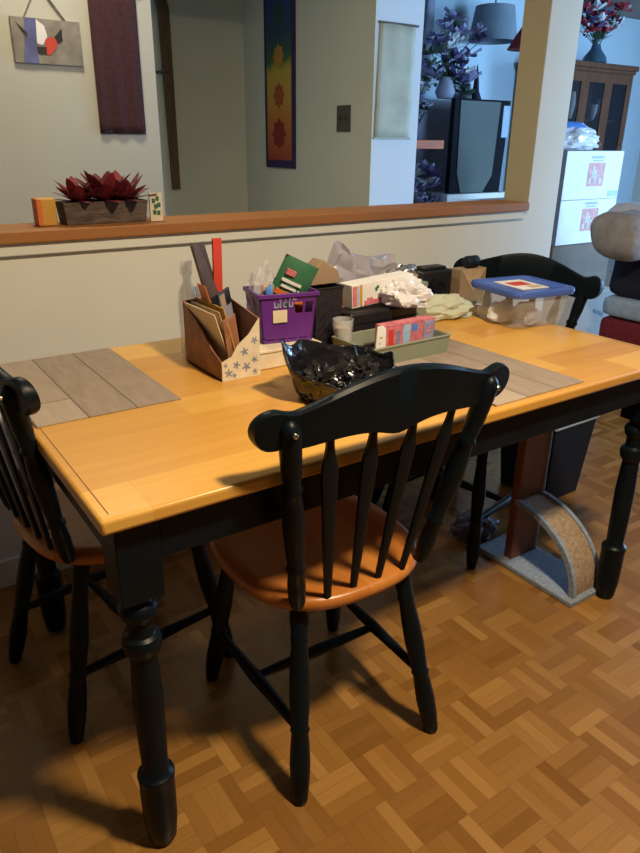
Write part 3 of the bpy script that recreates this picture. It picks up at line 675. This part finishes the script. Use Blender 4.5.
t = thing('cloth_hanging', 'long dark maroon cloth hanging beside the bird plaque', 'wall hanging', (.774, 2.2, 1.272), .0)
o = m.build('cloth', 'maroon', t); md = o.modifiers.new('thick', 'SOLIDIFY'); md.thickness = .004
MB().tube([(-.01, -.012, .525), (.205, -.012, .525)], .007, 10).build('hanging_rod', 'stick', t)
# stick in the hallway
t = thing('walking_stick', 'long flat brown wooden stick hung upright on the hallway wall', 'stick', (1.60, 3.554, .98), 0)
t.location = (1.640, 3.554, .955)
m = MB(); rings = []
for k in range(30):
    q = k/29; z = 1.12*q; x = .030-.012*q-(.08*max(0, q-.88)*4)**1.2*0-.10*max(0, q-.90)**1.0*3*(q > .9); rings.append([(x-.026-.010*q, -.030, z), (x+.026+.010*q, -.030, z), (x+.026+.010*q, -.012, z), (x-.026-.010*q, -.012, z)])
m.loft(rings); m.build('shaft', 'stick', t, bevel=.003)
MB().box(-.045, .02, -.034, .0, .665, .678).build('bracket', 'black', t)

# chakra-like banner on the hall side wall (faces -x)
t = thing('banner', 'narrow rainbow banner, blue at top to red at bottom, on the hallway wall', 'banner', (2.2, 3.275, 1.094), 0)
MT['banner'] = mat('banner', (1, 1, 1), .9)
nt = MT['banner'].node_tree; q = N(nt); o_ = q.xyz('Object')
wob = q.m('MULTIPLY', q.m('SUBTRACT', q.noise(q.vec, 9, 3), .5), .10)
colr = q.ramp(q.m('ADD', q.m('DIVIDE', o_[2], 1.2), wob), [(.02, (.30, .045, .025)), (.10, (.36, .09, .03)), (.20, (.42, .15, .03)), (.33, (.46, .26, .04)), (.45, (.42, .32, .05)), (.50, (.04, .12, .05)), (.62, (.015, .055, .09)), (.80, (.015, .035, .19)), (1, (.05, .02, .16))])
nt.links.new(colr, nt.nodes['Principled BSDF'].inputs['Base Color'])
MT['bannerborder'] = mat('violet_border', (.030, .018, .085), .9, .2, 30)
m = MB().box(-.010, .0, -.345, 0, 0, 1.2, 1).box(-.012, -.010, -.310, -.030, .045, 1.16, 0)
m.build('banner_cloth', ['banner', 'bannerborder'], t, smooth=False)
EM = ((.195, 'deepred', 1.0), (.41, 'rust', .8), (.62, 'ochre', .75), (.84, 'deepgreen', .7))
MT['deepred'] = mat('deep_red', (.20, .018, .016), .9); MT['rust'] = mat('rust_orange', (.30, .07, .02), .9); MT['ochre'] = mat('ochre', (.38, .19, .03), .9); MT['deepgreen'] = mat('deep_green', (.012, .06, .04), .9)
for zc, mm, rr in EM:
    m = MB(); pts = []
    for j in range(32):
        a = 2*PI*j/32; r_ = (1+.14*math.cos(8*a))*rr
        pts.append((-.0125, -.170+.072*r_*math.cos(a), zc+.080*r_*math.sin(a)))
    m.prism(pts, (-.0006, 0, 0)); m.build('emblem', mm, t, smooth=False)
t = thing('light_switch', 'dark metal two-toggle switch plate on the hallway wall', 'switch', (2.2, 2.445, 1.366), 0)
MB().box(-.006, -.001, -.062, .062, -.066, .066).build('switch_plate', 'steel', t, bevel=.002)
for y in (-.024, .024): MB().box(-.014, -.006, y-.006, y+.006, -.010, .010).build('toggle', 'darkpaper', t, bevel=.001)
# paper scroll on the white pier
t = thing('paper_scroll', 'pale cream paper scroll hanging on the white pier', 'wall hanging', (2.226, 2.2, 1.272), 0)
m = MB(); R_ = []
for j in range(12):
    z = .525*j/11; R_.append([(.235*i/8-.012*(1-j/11), -.006-.002*math.sin(i*.8+j*.5), z) for i in range(9)])
m.loft(R_, caps=False, closed=False); o = m.build('paper', 'scroll', t); md = o.modifiers.new('thick', 'SOLIDIFY'); md.thickness = .002
MB().tube([(-.006, -.0056, .528), (.250, -.0056, .528)], .0055, 10).build('top_rod', 'stick', t)
MB().tube([(-.018, -.009, -.002), (.232, -.009, -.002)], .0045, 10).build('bottom_rod', 'scroll', t)

# ------------------------------------------------------------------ living room seen through the opening
LYW = 4.1
# grey panel cabinet with black frame (looks like a tall dark-framed panel)
t = thing('framed_mirror', 'tall grey mirror in a black frame standing on a white shelf unit', 'mirror', (4.17, 3.62, .845), 0)
m = MB()
m.prism([(0, 0, 0), (.62, 0, 0), (.66, 0, .74), (.0, 0, .74)], (0, .05, 0))
m.build('frame', 'mirrorframe', t, bevel=.004)
m = MB().prism([(.135, -.003, .005), (.40, -.003, .005), (.50, -.003, .14), (.53, -.003, .725), (.06, -.003, .725), (.075, -.003, .16)], (0, -.004, 0))
m.build('mirror_glass', 'greyscreen', t, smooth=False)
m = MB().box(.575, .655, -.004, .0, .45, .70); m.build('blue_lit_piece', 'lightbluecloth', t, smooth=False)  # light blue colour stands for daylight falling on this piece of the frame
t = thing('shelf_unit', 'low white shelf unit carrying the black framed mirror', 'shelf unit', (4.10, 3.56, 0), 0)
m = MB().box(0, .78, 0, .36, .80, .845).box(0, .03, 0, .36, 0, .80).box(.75, .78, 0, .36, 0, .80).box(.03, .75, 0, .36, .38, .41)
m.build('shelf_body', 'white', t, bevel=.003); MB().box(.03, .75, .34, .36, 0, .80).build('back_panel', 'white', t)
# flowers
def blossom(m, c, r_, seed, n=7):
    rr = random.Random(seed); c = Vector(c)
    for k in range(n):
        a = 2*PI*k/n+rr.random()*.4; e = rr.uniform(-.2, .9)
        d = Vector((math.cos(a)*math.cos(e), math.sin(a)*math.cos(e), math.sin(e))); s_ = d.cross(Vector((0, 0, 1)) if abs(d.z) < .9 else Vector((1, 0, 0))).normalized(); u = s_.cross(d)
        L = r_*rr.uniform(.8, 1.2); w = L*.34
        m.loft([[c-s_*w*.2, c-u*.002, c+s_*w*.2, c+u*.002], [c+d*L*.55-s_*w+u*L*.10, c+d*L*.55-u*.003, c+d*L*.55+s_*w+u*L*.10, c+d*L*.55+u*.004], [c+d*L-s_*w*.25+u*L*.2, c+d*L-u*.002, c+d*L+s_*w*.25+u*L*.2, c+d*L+u*.002]])
def bouquet(name, label, loc, heads, vasemb, vasemat, stemtop, seed):
    t = thing(name, label, 'flowers', loc)
    vasemb.build('vase', vasemat, t, angle=50)
    rr = random.Random(seed)
    m = MB()
    for (x, y, z, r_, mm) in heads:
        a = Vector((rr.uniform(-.01, .01), rr.uniform(-.01, .01), stemtop-.06)); b = Vector((x, y, z)); mid = (a+b)/2+Vector((rr.uniform(-.03, .03), rr.uniform(-.02, .02), .03))
        m.tube([a, mid, b], .0035, 5)
        for k in range(2):
            q = a.lerp(b, rr.uniform(.35, .85)); ang = rr.uniform(0, 2*PI); leaf(m, q, (math.cos(ang), math.sin(ang), .4), .07, .014, .2)
    m.build('stems', 'stem', t)
    for k, (x, y, z, r_, mm) in enumerate(heads):
        m = MB(); blossom(m, (x, y, z), r_, seed*50+k); m.build('blossom', mm, t, angle=60)
    return t
rr = random.Random(11); heads = []
for k in range(34):
    x = rr.uniform(-.27, .27); z = rr.uniform(.12, .58)-abs(x)*.35; heads.append((x, rr.uniform(-.10, .08), z, rr.uniform(.075, .12), rr.choice(['petal_purple', 'petal_lilac', 'stem', 'petal_white', 'petal_lilac'])))
bouquet('flower_arrangement', 'large bunch of purple and lilac silk flowers on top of the framed mirror cabinet', (4.22, 3.80, 1.587), heads, MB().turned((0, 0, 0), (0, 0, .16), [(0, .06), (.3, .085), (.7, .06), (1, .05)], 18), 'slate', .16, 5)
# stand for it: tall narrow cabinet behind the mirror
m = MB().box(0, .86, 0, .30, 0, 1.585)
tag(m.build('tall_cabinet', 'slate', bevel=.004), 'grey cabinet behind the mirror carrying the purple flowers', 'cabinet', None, (3.98, 3.69+.0, 0))
bpy.data.objects['tall_cabinet'].location = (4.00, 3.93-.0, 0); bpy.data.objects['tall_cabinet'].scale = (1, .5, 1)
rr = random.Random(21); heads = []
for k in range(26):
    x = rr.uniform(-.16, .10); z = rr.uniform(.12, .60); heads.append((x, rr.uniform(-.08, .06), z, rr.uniform(.09, .13), rr.choice(['petal_purple', 'petal_lilac', 'petal_white', 'petal_lilac'])))
bouquet('flower_arrangement', 'tall column of pale and purple silk flowers below the orange shelf', (3.93, 3.70, .42), heads, MB().turned((0, 0, -.42), (0, 0, .10), [(0, .09), (.02, .10), (.5, .06), (1, .075)], 18), 'vase', .10, 6)
rr = random.Random(31); heads = []
for k in range(14):
    heads.append((rr.uniform(-.08, .10), rr.uniform(-.05, .05), rr.uniform(.16, .55), rr.uniform(.045, .075), rr.choice(['petal_purple', 'petal_lilac', 'stem'])))
bouquet('flower_arrangement', 'small vase of violet flowers standing on the orange wall shelf', (3.86, 3.74, 1.268), heads, MB().turned((0, 0, 0), (0, 0, .14), [(0, .03), (.3, .045), (.8, .02), (1, .028)], 16), 'petal_purple', .14, 7)
t = thing('wall_shelf', 'small orange wooden bracket shelf in the living room', 'shelf', (3.70, 3.60, 1.20), 0)
MB().box(0, .36, 0, .5, 0, .066).build('shelf_board', 'shelf', t, bevel=.003); MB().prism([(.04, .02, 0), (.04, .5, 0), (.04, .5, -.14), (.04, .42, -.14)], (.03, 0, 0)).build('bracket', 'walnut', t)
# hanging ribbon / long stem left of the flowers
m = MB().tube([(0, 0, .8), (.01, .005, .5), (-.03, 0, .2), (.02, 0, 0)], [.03, .045, .055, .02], 8, flat=.4)
tag(m.build('hanging_swag', 'slate'), 'long thin grey-blue swag hanging against the living room wall', 'swag', None, (4.24, 4.06, 1.66))
# two finials next to the flowers
for k, (x, h, lb) in enumerate(((4.66, .28, 'broad pointed grey ornament on top of the mirror cabinet'), (4.78, .30, 'slim pointed dark ornament right of the flowers'))):
    m = MB().turned((0, 0, 0), (0, 0, h), [(0, .05), (.1, .055), (.3, .03 if k else .05), (.6, .02 if k else .03), (1, .003)], 14)
    tag(m.build('ornament', 'greyscreen' if k == 0 else 'navy'), lb, 'ornament', None, (x, 4.0, 1.586))
# lamp with blue grey shade, hanging; red lampshade
t = thing('hanging_lamp', 'grey-blue drum lampshade hanging in the living room', 'lamp', (4.72, 3.80, 2.04), 0)
MB().loft([[(r*math.cos(a), r*math.sin(a), z) for a in (2*PI*j/28 for j in range(28))] for r, z in ((.205, 0), (.16, .26), (.157, .26), (.202, 0))], caps=False).build('lamp_shade', 'shade', t)
MB().tube([(0, 0, .41), (0, 0, .12)], .006, 8).build('cord', 'black', t); MB().turned((0, 0, .12), (0, 0, .03), [(0, .02), (.4, .03), (1, .01)], 14).build('bulb', 'white', t)
t = thing('paper_lantern', 'dark red cone lampshade just left of the pillar', 'lamp', (4.72, 3.18, 1.95), 0)
MB().turned((0, 0, 0), (0, 0, .20), [(0, .15), (.5, .09), (1, .02)], 20).build('lamp_shade', 'redcloth', t); MB().tube([(0, 0, .5), (0, 0, .2)], .004, 6).build('cord', 'black', t)
t.location = (4.47, 3.20, 1.915)

# china cabinet
t = thing('china_cabinet', 'brown wooden china cabinet with two glass doors in the living room', 'cabinet', (5.38, 3.62, 0), 0)
Wc, Hc, Dc = 1.15, 1.90, .42
m = MB().box(0, .05, 0, Dc, 0, Hc).box(Wc-.05, Wc, 0, Dc, 0, Hc).box(.05, Wc-.05, Dc-.02, Dc, 0, Hc).box(.05, Wc-.05, 0, Dc-.02, .0, .70).box(.05, Wc-.05, 0, Dc-.02, Hc-.05, Hc)
m.build('carcass', 'walnut', t, bevel=.003)
MB().box(-.03, Wc+.03, -.03, Dc+.02, Hc, Hc+.045).box(-.015, Wc+.015, -.015, Dc, Hc-.03, Hc).build('cornice', 'walnut', t, bevel=.006)
for z in (1.05, 1.45): MB().box(.05, Wc-.05, .06, Dc-.02, z, z+.018).build('shelf', 'walnut', t)
for x0 in (.05, .40, .75):
    x1 = x0+.35
    d = MB().box(x0, x0+.06, -.02, .0, .72, Hc-.04).box(x1-.06, x1, -.02, 0, .72, Hc-.04).box(x0+.06, x1-.06, -.02, 0, .72, .78).box(x0+.06, x1-.06, -.02, 0, Hc-.12, Hc-.04).build('door', 'walnut', t, bevel=.002)
    MB().box(x0+.06, x1-.06, -.012, -.008, .78, Hc-.12).build('pane', 'glassdoor', d, smooth=False)
    MB().turned((x1-.03, -.02, 1.25), (x1-.03, -.045, 1.25), [(0, .006), (.5, .006), (.6, .012), (1, .008)], 10).build('knob', 'metal', d)
gi = 0
where = ['left', 'middle', 'right']; lev = ['lower', 'upper']; what = ['white bowl', 'tall white cup', 'blue jug']
for c0, x0 in enumerate((.05, .40, .75)):
    for l0, z in enumerate((1.068, 1.468)):
        for j in range(2):
            x = x0+.10+.15*j; h = .14+.05*((c0+j+l0) % 3)
            m = MB().turned((0, 0, 0), (0, 0, h), [(0, .03), (.1, .034), (.6, .052-.01*((gi) % 2)), (1, .04+.012*(gi % 3)), (1, .036+.012*(gi % 3)), (.5, .035)], 14)
            mm = ('white', 'white', 'paleblue')[gi % 3]
            tag(m.build('cup' if gi % 3 else 'bowl', mm), ('%s behind the %s glass door, %s shelf, %s side' % (what[gi % 3], where[c0], lev[l0], ('left', 'right')[j])), 'crockery', 'crockery in the china cabinet', (5.38+x, 3.62+.20, z)); gi += 1
rr = random.Random(41); heads = []
for k in range(30):
    x = rr.uniform(-.26, .26); z = rr.uniform(.26, .52)-abs(x)*.12; heads.append((x, rr.uniform(-.08, .08), z, rr.uniform(.065, .10), rr.choice(['petal_red', 'petal_red', 'petal_red', 'petal_purple', 'petal_white'])))
bouquet('flower_vase', 'blue-grey vase of red flowers on top of the china cabinet', (6.02, 3.72, 1.945), heads, MB().turned((0, 0, 0), (0, 0, .20), [(0, .10), (.08, .115), (.3, .10), (.6, .05), (.85, .035), (1, .05), (1, .044), (.85, .03)], 20), 'vase', .20, 8)

# white boxes on a taupe carton
def big_box(name, label, loc, w, d, h, z0, mtl='white'):
    t = thing(name, label, 'box', (loc[0], loc[1], z0), 0)
    MB().box(0, w, 0, d, 0, h, 0).build('box_body', mtl, t, bevel=.003)
    return t
tb = big_box('cardboard_box', 'large taupe cardboard box on the floor under the white printed boxes', (3.80, 2.2), .66, .42, .60, 0, 'taupe')
t1 = big_box('printed_box', 'white box with pink picture, lower of the two stacked by the pillar', (3.845, 2.22), .62, .38, .295, .602)
t2 = big_box('printed_box', 'white box with pink picture and grey lettering, upper of the stacked two', (3.845, 2.22), .62, .38, .310, .899)
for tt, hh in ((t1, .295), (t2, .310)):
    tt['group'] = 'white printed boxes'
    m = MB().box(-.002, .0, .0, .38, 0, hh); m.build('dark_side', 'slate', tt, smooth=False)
    m = MB().box(.245, .425, -.0015, -.0002, .085, .235, 0)
    m.build('picture', 'pinkpic', tt, smooth=False)
    m = MB()
    for k in range(5):
        a = k*1.3; m.box(.262+.028*k, .284+.028*k, -.0025, -.0015, .10+.02*(k*2 % 4), .135+.025*((k*3) % 4))
    m.build('figure_shapes', 'petal_white', tt, smooth=False)
    m = MB()
    for k in range(9): m.box(.265+.016*k, .277+.016*k, -.0015, -.0002, .262, .278)
    for k in range(7): m.box(.285+.016*k, .297+.016*k, -.0015, -.0002, .244, .254)
    m.box(.50, .61, -.0015, -.0002, .012, .052)
    m.build('printing', 'paleblue', tt, smooth=False)
# blue plastic bag on top
o = crumple('plastic_bag', 'whitefilm', (.50, .26, .165), 51, .22); tag(o, 'white crumpled plastic bag with a blue edge on top of the white boxes', 'plastic bag', None, (4.07, 2.38, 1.211))
m = MB(); m.prism([(-.24, -.08, 0), (.12, -.08, -.01), (.16, -.02, .01), (-.20, .0, .015)], (0, .02, .018))
tag(m.build('blue_wrapper', 'blue'), 'bright blue wrapper lying on the crumpled white bag', 'wrapper', None, (4.00, 2.38, 1.362))
# small white carton by the armchair
t = thing('printed_carton', 'low white carton on the floor between the taupe box and the armchair', 'box', (3.50, 1.75, 0), 0)
MB().box(0, .42, 0, .30, 0, .385).build('box_body', 'white', t, bevel=.004)
m = MB()
for k in range(4): m.box(.20+.03*k, .222+.03*k, -.0015, -.0002, .25-.01*k, .275-.01*k)
m.build('printing', 'paleblue', t, smooth=False)
MB().box(.10, .24, -.0015, -.0002, .06, .10).build('address_label', 'paleblue', t, smooth=False)

# armchair with throws
t = thing('armchair', 'armchair covered by a grey fleece throw at the right edge of the living room', 'armchair', (3.27, .80, 0), 0)
def cushion(name, mtl, x0, x1, y0, y1, z0, z1, r, amp=.012, seed=0):
    m = MB(); cx, cy, cz = (x0+x1)/2, (y0+y1)/2, (z0+z1)/2; hx, hy, hz = (x1-x0)/2, (y1-y0)/2, (z1-z0)/2
    bmesh.ops.create_cube(m.bm, size=2); bmesh.ops.subdivide_edges(m.bm, edges=m.bm.edges, cuts=9, use_grid_fill=True)
    for v in m.bm.verts:
        p = Vector((v.co.x*hx, v.co.y*hy, v.co.z*hz))
        q = Vector((max(-hx+r, min(hx-r, p.x)), max(-hy+r, min(hy-r, p.y)), max(-hz+r, min(hz-r, p.z)))); d = p-q
        if d.length > 1e-6: p = q+d.normalized()*min(r, d.length if d.length < r else r)
        p += (p.normalized())*amp*noise.noise(p*7+Vector((seed, 0, 0)))
        v.co = p+Vector((cx, cy, cz))
    return m.build(name, mtl, t, angle=70)
cushion('base', 'redcloth', 0, .85, 0, .62, .05, .36, .04, .005)
cushion('seat_cushion', 'lightbluecloth', -.01, .86, -.01, .62, .355, .48, .045, .006)
cushion('arm', 'navycloth', -.01, .17, 0, .60, .475, .74, .06)
cushion('arm', 'navycloth', .68, .86, 0, .60, .475, .74, .06)
cushion('backrest', 'navycloth', .15, .70, .46, .66, .475, .90, .08)
cushion('throw', 'fleece', -.27, .14, .30, .62, .705, .935, .105, .02, 3)
cushion('throw', 'whitefleece', .02, .70, .44, .74, .78, .96, .085, .02, 5)
for x, y in ((.06, .06), (.79, .06), (.06, .56), (.79, .56)): MB().turned((x, y, 0), (x, y, .06), [(0, .018), (1, .026)], 12).build('foot', 'walnut', t)

# ------------------------------------------------------------------ under the table
t = thing('cat_scratcher', 'cat scratcher with a carpeted arch and brown board under the table', 'cat scratcher', (1.325, .075, 0), 0)
MB().box(0, .165, 0, .375, 0, .018).build('base', 'carpet', t, bevel=.004)
def arch(u0, u1, r0, r1, name, mtl):
    m = MB(); rings = []; n = 28
    for k in range(n+1):
        a = PI-(PI*.5)*k/n*1.0; cy, cz = .262, .018
        c, s_ = math.cos(a), math.sin(a)
        rings.append([(u0, cy+c*(.245+r0), cz+s_*(.212+r0)), (u1, cy+c*(.245+r0), cz+s_*(.212+r0)), (u1, cy+c*(.245+r1), cz+s_*(.212+r1)), (u0, cy+c*(.245+r1), cz+s_*(.212+r1))])
    m.loft(rings); m.build(name, mtl, t, angle=50)
arch(.034, .136, -.006, .001, 'scratch_pad', 'sisal'); arch(.022, .036, -.012, .006, 'rim', 'carpet'); arch(.134, .148, -.012, .006, 'rim', 'carpet')
MB().box(.030, .140, .255, .285, .018, .445).build('upright_board', 'plywood', t, bevel=.003)
MB().box(.140, .152, .253, .287, .018, .447).build('board_edge', 'carpet', t, bevel=.003)
t = thing('waste_bin', 'navy plastic bin with a pale rim on the floor beyond the table', 'bin', (1.755, .515, 0), 0)
open_box(MB(), .235, .26, .315, .005, .022).build('bin_body', 'navy', t, bevel=.003)
MB().tube([(0, 0, .315), (.235, 0, .315), (.235, .26, .315), (0, .26, .315), (0, 0, .315)], .008, 8).build('rim', 'lightbluecloth', t)
o = crumple('holdall', 'navy', (.34, .22, .36), 61, .08); tag(o, 'black holdall on the floor between the table and the half wall', 'bag', None, (1.13, .93, 0))
o = crumple('carrier_bag', 'lilacbag', (.17, .13, .07), 64, .25); tag(o, 'blue and lilac patterned bag lying beside the cat scratcher', 'bag', None, (1.40, .535, 0))

# ------------------------------------------------------------------ lights
def area(name, loc, target, size, energy, col, sy=None, shape='RECTANGLE'):
    l = bpy.data.lights.new(name, 'AREA'); l.energy = energy; l.color = col; l.size = size; l.shape = shape
    if shape == 'RECTANGLE': l.size_y = sy or size
    o = bpy.data.objects.new(name, l); C.objects.link(o); o.location = loc
    o.rotation_euler = (Vector(target)-Vector(loc)).to_track_quat('-Z', 'Y').to_euler(); return o
def fixture(name, label, x, y):
    t = thing(name, label, 'lamp', (x, y, 2.45))
    MB().turned((0, 0, 0), (0, 0, -.03), [(0, .15), (1, .14)], 24).build('ceiling_plate', 'white', t)
fixture('ceiling_lamp', 'round ceiling lamp over the dining room above the foreground chair', .72, -.85)
area('dining_lamp', (.72, -.85, 2.41), (.72, -.85, 0), .22, 80, (1.0, .78, .52), shape='DISK')
area('kitchen_lamp', (.6, 1.72, 2.43), (.6, 1.72, 0), .3, 15, (1.0, .86, .62), shape='DISK')
area('window_light_front', (4.9, -2.66, 1.35), (5.0, 4, 1.3), 1.35, 270, (.34, .62, 1.0), 1.6)
area('window_light_right', (7.56, .45, 1.35), (3, .45, 1.2), 1.45, 430, (.36, .64, 1.0), 4.2)
w = bpy.data.worlds.new('world'); S.world = w; w.use_nodes = True
bg = w.node_tree.nodes['Background']; bg.inputs[0].default_value = (.55, .72, 1, 1); bg.inputs[1].default_value = 1.0

# ------------------------------------------------------------------ camera
F = Vector((0.52476435, 0.76099875, -0.38144892)); R = Vector((0.82567214, -0.56405077, 0.01059478)); U = R.cross(F)
cam = bpy.data.cameras.new('camera'); cam.sensor_fit = 'HORIZONTAL'; cam.sensor_width = 36; cam.lens = 693.9/640*36; cam.clip_start = .05
co = bpy.data.objects.new('camera', cam); C.objects.link(co)
Mx = Matrix((R, U, -F)).transposed().to_4x4(); Mx.translation = Vector((-.2309147, -.8833501, 1.2565880)); co.matrix_world = Mx
S.camera = co
S.view_settings.view_transform = 'Standard'; S.view_settings.look = 'None'; S.view_settings.gamma = 1; S.view_settings.use_curve_mapping = False
S.view_settings.exposure = 0.0
